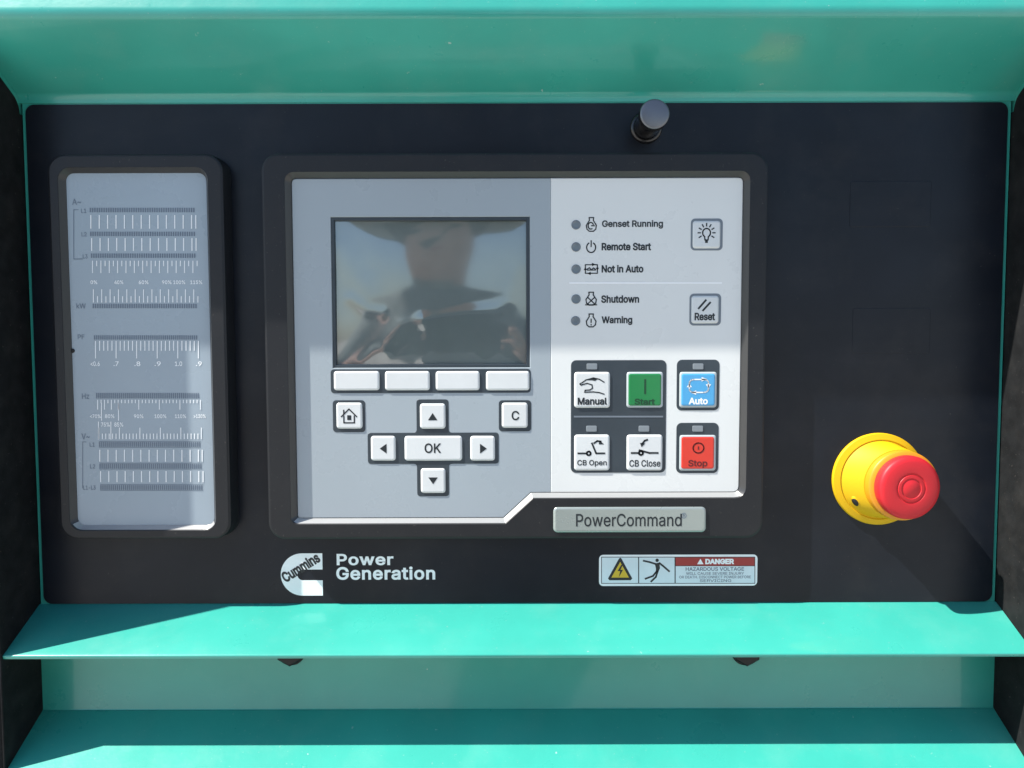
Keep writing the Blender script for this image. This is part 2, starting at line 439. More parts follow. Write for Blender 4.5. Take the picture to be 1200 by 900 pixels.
# hexagon bolts under the ledge
for u in (340, 875):
    X, Y = S(u, 764, 4)
    bm = bmesh.new()
    def hexr(r, d, a0=90, k=6): return [bm.verts.new((r * U * math.cos(math.radians(a0 + 360 / k * i)), -d * U, r * U * math.sin(math.radians(a0 + 360 / k * i)))) for i in range(k)]
    rs = [hexr(16.5, 2), hexr(16.5, 7), hexr(14.5, 8.6)]
    for p, q in zip(rs, rs[1:]):
        for i in range(6): bm.faces.new((p[i - 1], p[i], q[i], q[i - 1]))
    bm.faces.new(rs[-1])
    bo = link('bolt', finish(bm, 'bolt'), M['bolt'], enc, (X * U, 0, Y * U))
    lathe('washer', [(17.5, 0), (17.5, 1.6), (16.8, 2.2), (0, 2.2)], M['bolt'], bo, (X * U, 0, Y * U), 36)

# ================================================================== FACEPLATE
PX0, PX1 = -559.5, 572.0
cx, cy = (PX0 + PX1) / 2, (YT + YB + 0.6) / 2
fp = thing('control_faceplate', 'large matt black faceplate with two faint blank covers at right', 'control panel', (cx * U, 0, YB * U))
plate('plate', cx, cy, rr(PX1 - PX0, YT - YB - 0.6, 10, 6), [(0, -1.4), (0, -0.4), (0.4, 0)], M['panel'], fp)
rbox('blank_cover', 996, 212, 1091, 266, 0, 0.45, 3, M['panel'], fp, 0.4)
rbox('blank_cover', 999, 361, 1090, 414, 0, 0.3, 3, M['panel'], fp, 0.25)

# ================================================================== BAR GRAPH METER (left)
MD, LBD = 23.0, 14.5
mc = R(62, 180, 266, 632, MD)
bar = thing('bar_graph_meter', 'tall narrow bar graph meter with printed scales in thick black bezel', 'meter', (mc[0] * U, 0, (mc[1] - mc[3] / 2) * U))
lr = R(84.5, 203, 246.5, 615, LBD)
op = rr(lr[2] + 10, lr[3] + 10, 14, 6)
op = [(x + lr[0] - mc[0], y + lr[1] - mc[1]) for x, y in op]
plate('bezel', mc[0], mc[1], rr(mc[2], mc[3], 20, 8), [(-1, 0), (-1, 6), (0, 8), (0, MD - 4), (0.8, MD - 1.4), (3, MD)], M['bezel'], bar,
      holes=[(op, [(0, MD), (0, MD - 1)])])
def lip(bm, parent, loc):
    """sloping lip inside a bezel: dark on top and sides, sun glint painted as a lighter colour on its up-facing run"""
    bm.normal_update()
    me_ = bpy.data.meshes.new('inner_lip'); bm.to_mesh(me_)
    for nm, mt, keep_up in (('inner_lip', 'trim', False), ('painted_glint', 'glint_paint', True)):
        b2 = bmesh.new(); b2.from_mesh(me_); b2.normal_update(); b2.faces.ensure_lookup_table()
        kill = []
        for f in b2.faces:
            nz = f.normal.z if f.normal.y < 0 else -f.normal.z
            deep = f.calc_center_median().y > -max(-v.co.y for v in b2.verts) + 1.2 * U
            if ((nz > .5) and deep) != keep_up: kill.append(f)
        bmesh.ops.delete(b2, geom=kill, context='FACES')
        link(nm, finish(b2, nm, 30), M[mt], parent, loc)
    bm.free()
# sloping inner lip
lab = rr(lr[2], lr[3], 9, 6)
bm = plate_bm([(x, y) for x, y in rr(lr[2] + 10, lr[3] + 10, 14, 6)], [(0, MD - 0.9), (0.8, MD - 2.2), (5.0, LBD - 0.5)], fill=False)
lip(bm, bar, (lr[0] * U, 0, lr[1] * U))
lb = plate('scale_label', lr[0], lr[1], lab, [(-0.6, LBD - 3), (-0.6, LBD - 0.6), (0, LBD)], M['label'], bar)
LP = LBD + 0.25
# small dark notch at the label's left edge
nx, ny = S(85, 411, LBD)
lathe('notch', [(2.6, LBD - 1), (2.6, LBD + 0.6), (1.8, LBD + 1.0), (0, LBD + 1.0)], M['void'], bar, (nx * U, 0, ny * U), 16)
def cells(v0, v1, u0, u1, n_):
    return [quad_uv(u0 + (u1 - u0) * i / n_, v0, u0 + (u1 - u0) * (i + 0.62) / n_, v1, LP) for i in range(n_)]
def frame_row(v0, v1, u0, u1):
    return [quad_uv(u0, v0 - 1.0, u1, v0 - 0.5, LP), quad_uv(u0, v1 + 0.5, u1, v1 + 1.0, LP)]
def ticks(us, v0, v1, wd=1.0): return [quad_uv(u - wd / 2, v0, u + wd / 2, v1, LP) for u in us]
def lin(a, b, k): return [a + (b - a) * i / (k - 1) for i in range(k)]
dark, pale = [], []
for v, u0, u1 in ((243.5, 105, 229), (271.5, 105.5, 229.5), (297, 106.5, 230), (356, 108.5, 231.5)):
    dark += cells(v, v + 5.2, u0, u1, 46); 
dark += cells(393, 398, 110, 232, 50) + cells(460.5, 467, 112.5, 234, 50)
for v, u0, u1 in ((518, 116, 235.5), (543.5, 116.5, 237), (568.5, 117.5, 238)):
    dark += cells(v, v + 5.6, u0, u1, 50) + frame_row(v, v + 5.6, u0, u1)
pale += ticks(lin(106.5, 224.5, 13) + [229.5], 252, 268, 1.15) + ticks(lin(107.5, 225, 13) + [229.8], 279, 294, 1.15)
for i, u in enumerate(lin(108.5, 231, 26)): pale += ticks([u], 305.5, 320 if i % 2 == 0 else 312)
for i, u in enumerate(lin(109.5, 232, 26)): pale += ticks([u], 339 if i % 2 == 0 else 347, 354.5)
for i, u in enumerate(lin(112, 232.5, 26)): pale += ticks([u], 399.5, 420 if i % 5 == 0 else 411, 1.05)
for i, u in enumerate(lin(114.5, 235, 31)): pale += ticks([u], 468.5, 480 if i % 6 == 0 or i in (2, 4) else 472.5)
pale += ticks([119, 139], 472, 493, 1.0) + ticks([115.5, 130], 494, 515, 1.0)
for i, u in enumerate(lin(116, 236, 31)): pale += ticks([u], 501 if i % 6 == 0 else 508, 514.5)
pale += ticks(lin(117, 232.5, 13) + [237], 527, 541, 1.1) + ticks(lin(118, 233, 13) + [238], 552, 565, 1.1)
dark += [quad_uv(86, 246, 86.8, 304, LP), quad_uv(86, 245.4, 92, 246.2, LP), quad_uv(86.5, 303, 97, 304, LP),
         quad_uv(96.5, 518, 97.2, 572, LP), quad_uv(96.5, 517.5, 101, 518.2, LP)]
for o in (flat('scale_cells', dark, LP, M['inkg'], lb), flat('scale_ticks', pale, LP + 0.1, M['inkw'], lb)): o['kind'] = 'stuff'
for s, u0, v0, u1, v1 in (('A~', 84.5, 233, 95, 240), ('L1', 95, 244.5, 101, 249.5), ('L2', 95.5, 272, 101.5, 277), ('L3', 97, 298, 102.5, 303),
                          ('kW', 89.5, 355.5, 100.5, 361.5), ('PF', 91, 392, 99, 397.5), ('Hz', 96, 461, 104.5, 467.5), ('V~', 95.5, 508, 105, 515),
                          ('L1', 105, 518.5, 111, 523.5), ('L2', 105.5, 544, 111.5, 549), ('L1-L3', 97.5, 569, 112, 574)):
    text(s, u0, v0, u1, v1, LP, M['inkg'], lb, 0.01)
for s, u0, v0, u1, v1 in (('0%', 106, 328.5, 114, 333), ('40%', 134, 328.5, 144.5, 333), ('60%', 162.5, 328.5, 174, 333), ('90%', 190, 328.5, 201, 333),
                          ('100%', 203, 328.5, 217, 333), ('115%', 223, 328.5, 237, 333),
                          ('<0.6', 106, 423.5, 117, 429), ('.7', 133, 423.5, 139, 429), ('.8', 157.5, 423.5, 164.5, 429), ('.9', 181, 423.5, 188.5, 429), ('1.0', 205, 423.5, 213.5, 429), ('.9', 229.5, 423.5, 236.5, 429),
                          ('<70%', 105.5, 485.5, 118, 490), ('80%', 123, 485.5, 134, 490), ('90%', 157, 485.5, 168, 490), ('100%', 181, 485.5, 195, 490), ('110%', 205, 485.5, 218, 490), ('>120%', 227, 485.5, 241, 490),
                          ('75%', 118.5, 495, 128.5, 500), ('85%', 134, 495, 144.5, 500)):
    text(s, u0, v0, u1, v1, LP, M['inkw'], lb, 0.015)

# ================================================================== OPERATOR DISPLAY UNIT
BD, OD = 20.0, 13.0            # bezel front, overlay front
hc = R(309.5, 178, 898, 632, BD)
hmi = thing('operator_display', 'operator keypad unit with grey lcd half and white indicator half in black bezel', 'keypad', (hc[0] * U, 0, (hc[1] - hc[3] / 2) * U))
# overlay outline (level lines, taken at mid height)
def vx(u, v): return S(u, v, OD)
xl, xr_ = vx(345.5, 410)[0], vx(868, 400)[0]
xm = vx(645.5, 400)[0]; yt = vx(600, 209)[1]; yb = vx(470, 606.5)[1]; ys = vx(740, 576.5)[1]
xa, xb = vx(590, 606)[0], vx(622, 577)[0]
def corner(p0, p1, p2, r): return bend(p0, p1, p2, r, 4)
full = corner((xl, yt), (xl, yb), (xa, yb), 3) + [(xa, yb), (xb, ys)] + corner((xb, ys), (xr_, ys), (xr_, yt), 7) + corner((xr_, ys), (xr_, yt), (xl, yt), 5) + corner((xr_, yt), (xl, yt), (xl, yb), 5)
full = ccw(full)
opening = inset(full, -6.5)
cx, cy = hc[0], hc[1]
# the bezel's body is a low block round the opening
plate('bezel', cx, cy, rr(hc[2], hc[3], 20, 8), [(-0.6, 0), (-0.6, 8), (0, 9), (0, BD - 5), (0.8, BD - 1.6), (3.4, BD)], M['bezel'], hmi,
      holes=[(rel(opening, cx, cy), [(0, BD), (0, BD - 1)])])
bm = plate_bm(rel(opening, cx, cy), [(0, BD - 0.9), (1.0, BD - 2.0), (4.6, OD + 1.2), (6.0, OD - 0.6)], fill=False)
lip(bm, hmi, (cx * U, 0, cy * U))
# grey half with a window for the display, white half
sx0, sy1 = vx(388, 341)[0], vx(505, 253.5)[1]; sx1, sy0 = vx(621.5, 341)[0], vx(505, 431.5)[1]
win = [(sx0, sy0), (sx1, sy0), (sx1, sy1), (sx0, sy1)]
greyp = ccw(corner((xl, yt), (xl, yb), (xa, yb), 3) + [(xa, yb), (xb, ys), (xm - 0.15, ys), (xm - 0.15, yt)] + corner((xr_, yt), (xl, yt), (xl, yb), 5))
gp = plate('grey_overlay', cx, cy, rel(greyp, cx, cy), [(-0.5, OD - 4), (-0.5, OD - 1.2), (0, OD - 0.4), (0.5, OD)], M['grey'], hmi,
           holes=[(rel(win, cx, cy), [(0, OD), (0.6, OD - 0.6), (0.6, OD - 9)])])
whitep = ccw([(xm + 0.15, ys)] + corner((xm, ys), (xr_, ys), (xr_, yt), 7) + corner((xr_, ys), (xr_, yt), (xm, yt), 5) + [(xm + 0.15, yt)])
wp = plate('white_overlay', cx, cy, rel(whitep, cx, cy), [(-0.5, OD - 4), (-0.5, OD - 1.2), (0, OD - 0.4), (0.5, OD)], M['white'], hmi)
OP = OD + 0.25
# display: frame, glass and the loose protective film on it
scx, scy = (sx0 + sx1) / 2, (sy0 + sy1) / 2; sw_, sh_ = sx1 - sx0, sy1 - sy0
scr = plate('display', scx, scy, [(-sw_ / 2 + .7, -sh_ / 2 + .7), (sw_ / 2 - .7, -sh_ / 2 + .7), (sw_ / 2 - .7, sh_ / 2 - .7), (-sw_ / 2 + .7, sh_ / 2 - .7)], [(0, OD - 9), (0, OD - 6)], M['lcd'], hmi)
fr_o = [(-sw_ / 2 + .8, -sh_ / 2 + .8), (sw_ / 2 - .8, -sh_ / 2 + .8), (sw_ / 2 - .8, sh_ / 2 - .8), (-sw_ / 2 + .8, sh_ / 2 - .8)]
bm = plate_bm(fr_o, [(0, OD - 5.9), (0, OD - 1.2)], holes=[(inset(fr_o, 3.2), [(0, OD - 1.2), (1.0, OD - 5.5)])])
link('display_frame', finish(bm, 'display_frame', 30), M['surround'], scr, (scx * U, 0, scy * U))
NX, NY = 150, 116
folds = [  # (points in fractions of the film, height, width)
    ([(0.20, 0.0), (0.27, 0.16), (0.34, 0.27), (0.46, 0.31)], 1.5, 0.030), ([(0.30, 0.10), (0.38, 0.17), (0.45, 0.22)], -0.8, 0.020),
    ([(0.46, 0.31), (0.49, 0.16), (0.46, 0.02)], 1.0, 0.022), ([(0.46, 0.31), (0.62, 0.35), (0.86, 0.40)], 1.3, 0.028),
    ([(0.55, 0.40), (0.68, 0.43), (0.85, 0.43)], -0.9, 0.03), ([(0.73, 0.20), (0.72, 0.08), (0.75, 0.02)], 0.8, 0.02), ([(0.85, 0.16), (0.84, 0.07), (0.80, 0.01)], 0.9, 0.02),
    ([(0.94, 0.95), (0.95, 0.70), (0.90, 0.45)], 1.2, 0.03), ([(0.02, 0.80), (0.10, 0.62), (0.17, 0.48)], 1.2, 0.045), ([(0.08, 0.46), (0.16, 0.38), (0.24, 0.36)], 1.2, 0.022),
    ([(0.03, 0.98), (0.14, 0.80), (0.17, 0.68)], -0.8, 0.04), ([(0.14, 0.02), (0.20, 0.10), (0.27, 0.09)], 1.2, 0.02)]
def segd(p, a, b):
    ax, ay = a; bx, by = b; dx, dy = bx - ax, by - ay
    t = max(0, min(1, ((p[0] - ax) * dx + (p[1] - ay) * dy) / (dx * dx + dy * dy)))
    return math.hypot((p[0] - ax - t * dx), (p[1] - ay - t * dy) * 0.78)
vv, ff = [], []
for j in range(NY + 1):
    for i in range(NX + 1):
        fx, fy = i / NX, j / NY
        h = 2.0 * (1 - (2 * fx - 1) ** 4) * (1 - (2 * fy - 1) ** 4)
        h += 0.55 * math.sin(7.5 * fx + 2.0 * fy + 0.6) * math.sin(5.5 * fy + 1.1)
        for pts, a, wd in folds:
            dd = min(segd((fx, fy), pts[k], pts[k + 1]) for k in range(len(pts) - 1))
            if dd < wd * 4: h += a * math.exp(-(dd / (1.5 * wd)) ** 2) * 0.34
        vv.append(((fx - .5) * (sw_ - 9) * U, -(OD - 4.9 + 0.62 * h) * U, (fy - .5) * (sh_ - 9) * U))
for j in range(NY):
    for i in range(NX):
        a = j * (NX + 1) + i; ff.append((a, a + 1, a + NX + 2, a + NX + 1))
me = bpy.data.meshes.new('protective_film'); me.from_pydata(vv, [], ff); me.update()
for p in me.polygons: p.use_smooth = True
flm = link('protective_film', me, M['film'], scr, (scx * U, 0, scy * U)); flm['label'] = 'crumpled clear protective film'

# ---- key surrounds
def surround(u0, v0, u1, v1, r=4, m='surround'):
    return rbox('key_surround', u0, v0, u1, v1, OD, OD + 0.35, r, M[m], hmi, 0.2)
surround(387.5, 432.5, 622, 460.5); surround(390, 469, 428, 506.5); surround(584.5, 469, 622.5, 505.5)
# cross-shaped surround
c0 = R(488.5, 468, 526, 581.5, OD); c1 = R(431, 507, 584.5, 543.5, OD)
vx0, vx1 = c0[0] - c0[2] / 2, c0[0] + c0[2] / 2; vy0, vy1 = c0[1] - c0[3] / 2, c0[1] + c0[3] / 2
hx0, hx1 = c1[0] - c1[2] / 2, c1[0] + c1[2] / 2; hy0, hy1 = c1[1] - c1[3] / 2, c1[1] + c1[3] / 2
cr = [(vx0, vy0), (vx1, vy0), (vx1, hy0), (hx1, hy0), (hx1, hy1), (vx1, hy1), (vx1, vy1), (vx0, vy1), (vx0, hy1), (hx0, hy1), (hx0, hy0), (vx0, hy0)]
crl = []
for i in range(12): crl += bend(cr[i - 1], cr[i], cr[(i + 1) % 12], 4, 4)
plate('key_surround', c0[0], c0[1], rel(crl, c0[0], c0[1]), [(0, OD), (0, OD + 0.2), (0.2, OD + 0.35)], M['surround'], hmi)
KD = OD + 1.9
KP = KD + 0.2
def key(u0, v0, u1, v1, m='key', r=3.4, top=KD, lab=None):
    cx, cy, w_, h_ = R(u0, v0, u1, v1, top)
    o = plate('key', cx, cy, rr(w_, h_, r, 4), [(0, OD), (0, top - 1.4), (0.4, top - 0.9), (1.2, top - 0.25), (2.2, top)], M[m], hmi, smooth=40)
    if lab: o['label'] = lab
    return o
for u0, u1 in ((391, 444.5), (451, 503.5), (510.5, 562), (569.5, 620.5)): key(u0, 435, u1, 457.5, r=3.2)
k = key(394, 472, 424.5, 502.5, lab='key with a house symbol')
icon('symbol', 400, 479, 418, 496, KP, M['ink'], k, [[(0, .45), (.5, .98), (1, .45)], [(.16, .5), (.16, .03), (.84, .03), (.84, .5)], [(.16, .62), (.16, .9)]], [[(.38, .22), (.64, .22), (.64, .55), (.38, .55)]], .09)
k = key(492, 473, 522, 502.5); icon('symbol', 501.5, 484, 512.5, 492.5, KP, M['ink'], k, fills=[[(0, 0), (1, 0), (.5, 1)]])
k = key(588, 472, 618.5, 501.5); text('C', 599.5, 481.5, 608.5, 492.5, KP, M['ink'], k, 0.015)
k = key(434.5, 511, 463.5, 540); icon('symbol', 445, 520, 453, 531.5, KP, M['ink'], k, fills=[[(0, .5), (1, 0), (1, 1)]])
k = key(474, 511, 541.5, 540); text('OK', 497.5, 519.5, 517, 531, KP, M['ink'], k, 0.015)
k = key(551, 511, 580, 540); icon('symbol', 562.5, 520, 570.5, 531.5, KP, M['ink'], k, fills=[[(0, 0), (1, .5), (0, 1)]])
k = key(493, 549, 522, 578); icon('symbol', 502, 559.5, 513, 567.5, KP, M['ink'], k, fills=[[(0, 1), (.5, 0), (1, 1)]])

# ---- indicator lamps and their legends
def lamp(u, v):
    X, Y = S(u, v, OD)
    o = lathe('indicator_lamp', [(5.4, OD), (5.4, OD + 0.5), (4.6, OD + 0.9), (3.4, OD + 0.5), (2.0, OD + 0.55), (0, OD + 0.6)], M['led'], hmi, (X * U, 0, Y * U), 24)
bottle = [(.30, 1), (.70, 1), (.68, .80), (.95, .45), (.90, .18), (.68, .03), (.32, .03), (.10, .18), (.05, .45), (.32, .80)]
for u, v, s, u0, u1, v0, v1, b in ((675, 263.5, 'Genset Running', 705.5, 777, 258, 268, .025), (675, 289.5, 'Remote Start', 705, 763, 284.5, 293.5, .03),
                                   (675, 315.5, 'Not in Auto', 705, 754, 310.5, 319.5, .03), (675, 350.5, 'Shutdown', 704.5, 749, 346, 355, .03),
                                   (674.5, 376, 'Warning', 705, 741, 370.5, 381, .03)):
    lamp(u, v); text(s, u0, v0, u1, v1, OP, M['ink'], wp, b)
icon('symbol', 686.5, 255, 699.5, 271.5, OP, M['ink'], wp, [(bottle, True), arc(.45, .42, .24, 20, 300, 12), [(.5, .42), (.78, .42)]], wd=.10)
icon('symbol', 686.5, 282, 699, 296, OP, M['ink'], wp, [arc(.5, .43, .42, 120, 420, 20), [(.5, 1.0), (.5, .5)]], wd=.11)
icon('symbol', 685, 309, 701, 321.5, OP, M['ink'], wp, [([(.06, .1), (.94, .1), (.94, .9), (.06, .9)], True), [(.2, .5), (.36, .62), (.5, .42), (.66, .6), (.82, .45)], [(.2, .4), (.8, .4)]],
     [[(.55, .76), (.8, .92), (.55, 1.08)], [(.45, -.08), (.2, .1), (.45, .24)], [(-.06, .4), (.06, .68), (.18, .4)], [(.82, .62), (.94, .34), (1.06, .62)]], .10)
icon('symbol', 686, 342.5, 699.5, 358, OP, M['ink'], wp, [(bottle, True), [(.22, .6), (.8, .12)], [(.78, .6), (.2, .12)], [(.02, .05), (.98, .05)]], wd=.10)
icon('symbol', 686.5, 368, 699, 383.5, OP, M['ink'], wp, [(bottle, True), [(.5, .62), (.5, .36)], [(.5, .22), (.5, .16)]], wd=.11)
flat('rule', [quad_uv(667, 330.6, 846, 332.6, OP)], OP, M['line'], wp)
# ---- lamp test and reset keys
surround(809.5, 256, 847, 293.5, 5, 'greyline'); k = key(812, 258.5, 844.5, 291, lab='key with a glowing bulb symbol')
rays = [[(.5 + .36 * math.cos(math.radians(a)), .60 + .36 * math.sin(math.radians(a))), (.5 + .50 * math.cos(math.radians(a)), .60 + .50 * math.sin(math.radians(a)))] for a in range(-30, 211, 30)]
icon('symbol', 818, 264, 838, 286, KP, M['ink'], k, rays + [arc(.5, .60, .23, -60, 240, 16), [(.39, .40), (.41, .22), (.59, .22), (.61, .40)]], [[(.42, .06), (.58, .06), (.58, .2), (.42, .2)]], .075)
surround(808, 344, 845, 381.5, 5, 'greyline'); k = key(810.5, 346.5, 842.5, 379, lab='Reset key with two slanted bars')
icon('symbol', 817, 351, 834, 365, KP, M['ink'], k, [[(.1, .25), (.6, .95)], [(.4, .08), (.9, .75)]], wd=.16)
text('Reset', 814, 366.5, 838, 375.5, KP, M['ink'], k, .03)
# ---- command keys
surround(669, 422, 780.5, 554, 6); surround(793, 421.5, 843, 481, 6); surround(792.5, 495.5, 842, 554.5, 6)
flat('rule', [quad_uv(672.5, 487.2, 777, 489.2, OD + .5)], OD + .6, M['greyline'], hmi)
for u0, v0 in ((687.5, 426), (812, 426), (687, 499), (748.5, 499), (811.5, 499)):
    rbox('bar_lamp', u0, v0, u0 + 12.5, v0 + 7, OD + .3, OD + 1.0, 1.2, M['ledbar'], hmi, .4, 3)
k = key(673, 436, 715, 478, lab='Manual key with a hand symbol')
icon('symbol', 679.5, 442.5, 708, 462, KP, M['ink'], k, [[(0, .62), (.12, .72), (.25, .86), (.55, .98), (.8, .9), (1, .72)], [(0, .62), (.05, .55), (.3, .66), (.5, .56), (.52, .36), (.42, .26), (.22, .24), (.2, .12), (.55, .14), (.8, .1), (1, 0)]],
     [[(.3, .84), (.6, .97), (.75, .92), (.62, .80), (.5, .84)]], .07)
text('Manual', 677, 466, 711.5, 474.5, KP, M['ink'], k, .03)
def rim_key(u0, v0, u1, v1, m, lab):
    key(u0, v0, u1, v1, 'keyrim', top=KD - 0.6); k = key(u0 + 1.8, v0 + 1.8, u1 - 1.8, v1 - 1.8, m, top=KD); k['label'] = lab; return k
k = rim_key(734, 435.5, 777.5, 478, 'keyg', 'green Start key')
icon('symbol', 753, 445, 759, 461, KP, M['inkdg'], k, [[(.5, 0), (.5, 1)]], wd=.35)
text('Start', 743.5, 467, 767.5, 474.5, KP, M['inkdg'], k, .03)
k = rim_key(796, 435.5, 840.5, 478, 'keyb', 'blue Auto key')
icon('symbol', 806, 443, 832, 461.5, KP, M['inkw'], k, [(rr(.86, .82, .2, 3) and [(x + .5, y + .5) for x, y in rr(.86, .82, .2, 3)], True)],
     [[(.62, .78), (.86, .93), (.62, 1.06)], [(.38, -.06), (.14, .08), (.38, .22)], [(-.05, .42), (.07, .66), (.19, .42)], [(.81, .6), (.93, .36), (1.05, .6)]], .08)
text('Auto', 807, 466, 829.5, 474, KP, M['inkw'], k, .03)
k = key(673, 509.5, 714.5, 551.5, lab='CB Open key with an open switch symbol')
icon('symbol', 677.5, 516, 708.5, 533, KP, M['ink'], k, [[(0, .1), (.32, .1)], arc(.40, .1, .075, 0, 360, 10, .13), [(.52, .80), (.68, .1), (1, .1)], [(.60, .80), (.72, .95), (.86, .92)]], [[(.80, 1.0), (.98, .72), (.78, .72)]], .12)
text('CB Open', 676.5, 539, 711, 547, KP, M['ink'], k, .015)
k = key(734.5, 509.5, 776.5, 551.5, lab='CB Close key with a closed switch symbol')
icon('symbol', 740, 515, 771, 533, KP, M['ink'], k, [[(0, .12), (.28, .12)], arc(.36, .12, .075, 0, 360, 10, .13), [(.30, .30), (.68, .12), (1, .12)], [(.60, .98), (.50, .92), (.42, .75)]], [[(.32, .78), (.52, .74), (.38, .50)]], .12)
text('CB Close', 737.5, 539, 774, 547, KP, M['ink'], k, .015)
k = rim_key(796, 509.5, 839.5, 552, 'keyr', 'red Stop key')
icon('symbol', 811, 518, 826, 532, KP, M['inkdr'], k, [arc(.5, .5, .42, 0, 360, 20), [(.5, .60), (.5, .40)]], wd=.10)
text('Stop', 806.5, 539, 829, 548.5, KP, M['inkdr'], k, .02)

# ================================================================== NAME BADGE on the bezel
bc = R(648.5, 594.5, 827.5, 624, BD + 2.2)
bdg = thing('name_badge', 'oblong pewter coloured name plate below the keypad overlay', 'badge', (bc[0] * U, -BD * U, (bc[1] - bc[3] / 2) * U))
plate('badge_plate', bc[0], bc[1], rr(bc[2], bc[3], 5, 5), [(0, BD - .5), (0, BD + .8), (.8, BD + 1.7), (2.6, BD + 2.2)], M['badge'], bdg)
text('PowerCommand', 675, 602, 799, 617, BD + 2.4, M['ink'], bdg, 0.008); text('®', 798.5, 601, 804.5, 607.5, BD + 2.4, M['inkg'], bdg)

# ================================================================== BRAND DECAL
ec = R(329, 648.5, 378, 698, .3)
dec = thing('brand_decal', 'white letter C emblem and two lines of bold lettering on black faceplate', 'decal', (ec[0] * U, 0, (ec[1] - ec[3] / 2) * U))
W_, H_ = ec[2], ec[3]
slot = .16 * H_; outer = arc(0, 0, H_ / 2, 90, 270, 24)
xo = -W_ / 2 + H_ / 2
o1 = [(x + xo, y) for x, y in outer]
slot = .128 * H_ / .85; inner = [(x - W_ / 2 + W_ * .53, y - .01 * H_) for x, y in arc(0, 0, slot * .85, 270, 90, 12)]
cl = o1 + [(W_ / 2, -H_ / 2), (W_ / 2, -slot * .85 - .01 * H_)] + inner + [(W_ / 2, slot * .85 - .01 * H_), (W_ / 2, H_ / 2)]
emb = plate('emblem', ec[0], ec[1], cl, [(0, 0.02), (0, .3)], M['decal'], dec, smooth=None)
text('Cummins', 327.5, 658.5, 377, 671.5, .55, M['ink'], emb, .035, math.radians(32))
text('Power', 394.5, 649, 461, 662.5, .3, M['decal'], dec, .024, track=1.06); text('Generation', 394, 664, 510, 679.5, .3, M['decal'], dec, .024, track=1.06)

# ================================================================== DANGER STICKER
sc_ = R(702, 650, 887.5, 686.5, .3)
stk = thing('danger_sticker', 'white danger sticker with yellow voltage triangle and falling figure', 'sticker', (sc_[0] * U, 0, (sc_[1] - sc_[3] / 2) * U))
plate('sticker_base', sc_[0], sc_[1], rr(sc_[2], sc_[3], 5, 5), [(0, 0), (0, .3)], M['stick'], stk)
flat('border_line', [quad_uv(704.5, 652.5, 885, 684, .4)], .4, M['ink'], stk)
flat('pictogram_field', [quad_uv(705.3, 653.3, 747.8, 683.2, .5)], .5, M['stickb'], stk)
flat('pictogram_field', [quad_uv(749, 653.3, 790.5, 683.2, .5)], .5, M['stickb'], stk)
flat('text_field', [quad_uv(791.8, 663.5, 884.2, 683.2, .5)], .5, M['stickb'], stk)
flat('red_band', [quad_uv(791.8, 653.3, 884.2, 662.8, .5)], .5, M['stickr'], stk)
icon('warning_triangle', 712.5, 653.5, 741, 680, .6, M['ink'], stk, fills=[[(0, .08), (.06, 0), (.94, 0), (1, .08), (.55, .96), (.5, 1), (.45, .96)]])
icon('warning_triangle', 716.5, 658.5, 737, 677.8, .7, M['sticky'], stk, fills=[[(0, .05), (1, .05), (.5, 1)]])
icon('lightning_bolt', 723, 662, 730.5, 676.5, .8, M['ink'], stk, fills=[[(.65, 1), (.1, .5), (.5, .5), (.3, .0), (.95, .6), (.55, .6), (.9, 1)]])
icon('falling_figure', 753, 655, 787, 682, .7, M['ink'], stk,
     [[(.03, .92), (.25, .86), (.45, .78)], [(.58, .82), (.70, .70), (.92, .46)], [(.48, .45), (.36, .26), (.10, .14)], [(.52, .45), (.46, .22), (.30, .02)]],
     [[(.42, .80), (.58, .84), (.60, .6), (.54, .42), (.46, .42), (.46, .60)], [(.5 + .06 * math.cos(a / 5 * math.pi), .94 + .075 * math.sin(a / 5 * math.pi)) for a in range(10)]], .075)
icon('alert_mark', 817, 654.8, 824.5, 661.2, .6, M['inkw'], stk, fills=[[(0, 0), (1, 0), (.5, 1)]])
text('DANGER', 826.5, 654.8, 860.5, 661.2, .6, M['inkw'], stk, .05)
text('HAZARDOUS VOLTAGE', 803.5, 664.6, 872, 669, .6, M['inkg'], stk, .015)
text('WILL CAUSE SEVERE INJURY', 804, 670.4, 872, 673.6, .6, M['inkg'], stk, .01)
text('OR DEATH. DISCONNECT POWER BEFORE', 796, 674.6, 880, 677.8, .6, M['inkg'], stk, .01)
text('SERVICING', 820, 678.8, 857, 682, .6, M['inkg'], stk, .01)

# ================================================================== EMERGENCY STOP
ex, ey = S(1030, 561.5, 3)
est = thing('emergency_stop_button', 'red mushroom emergency stop on a yellow flared collar', 'emergency stop', (ex * U, 0, ey * U))
eloc = (ex * U, 0, ey * U)
LEAN = (17.0, -3.4)            # the head sits a little to the right of its collar
def turned(name, prof, m, k=72, smooth=40):
    """turned part that leans over: each ring is shifted with its height"""
    o = lathe(name, prof, m, est, eloc, k, smooth)
    for v in o.data.vertices:
        t = max(0.0, min(1.0, (-v.co.y / U - 3) / 24)); t = t * t * (3 - 2 * t)
        v.co.x += LEAN[0] * U * t; v.co.z += LEAN[1] * U * t
        tilt = max(0.0, -v.co.y / U - 28)
        if tilt > 0: v.co.y -= (v.co.x / U - LEAN[0]) * -0.07 * U * min(1, tilt / 5)
    return o
turned('collar', [(54.5, 0), (54.5, 2.5), (53.6, 4), (47.5, 6.0), (46.3, 5.0), (45.6, 5.2), (45, 6.6), (41.2, 19.5), (40.4, 21), (38, 21.4), (34, 21.4), (34, 12)], M['yellow'])
turned('lower_ring', [(34, 21), (39.8, 21.4), (40.4, 22.4), (40.2, 27), (38.6, 28.6), (30, 29.4)], M['orange'])
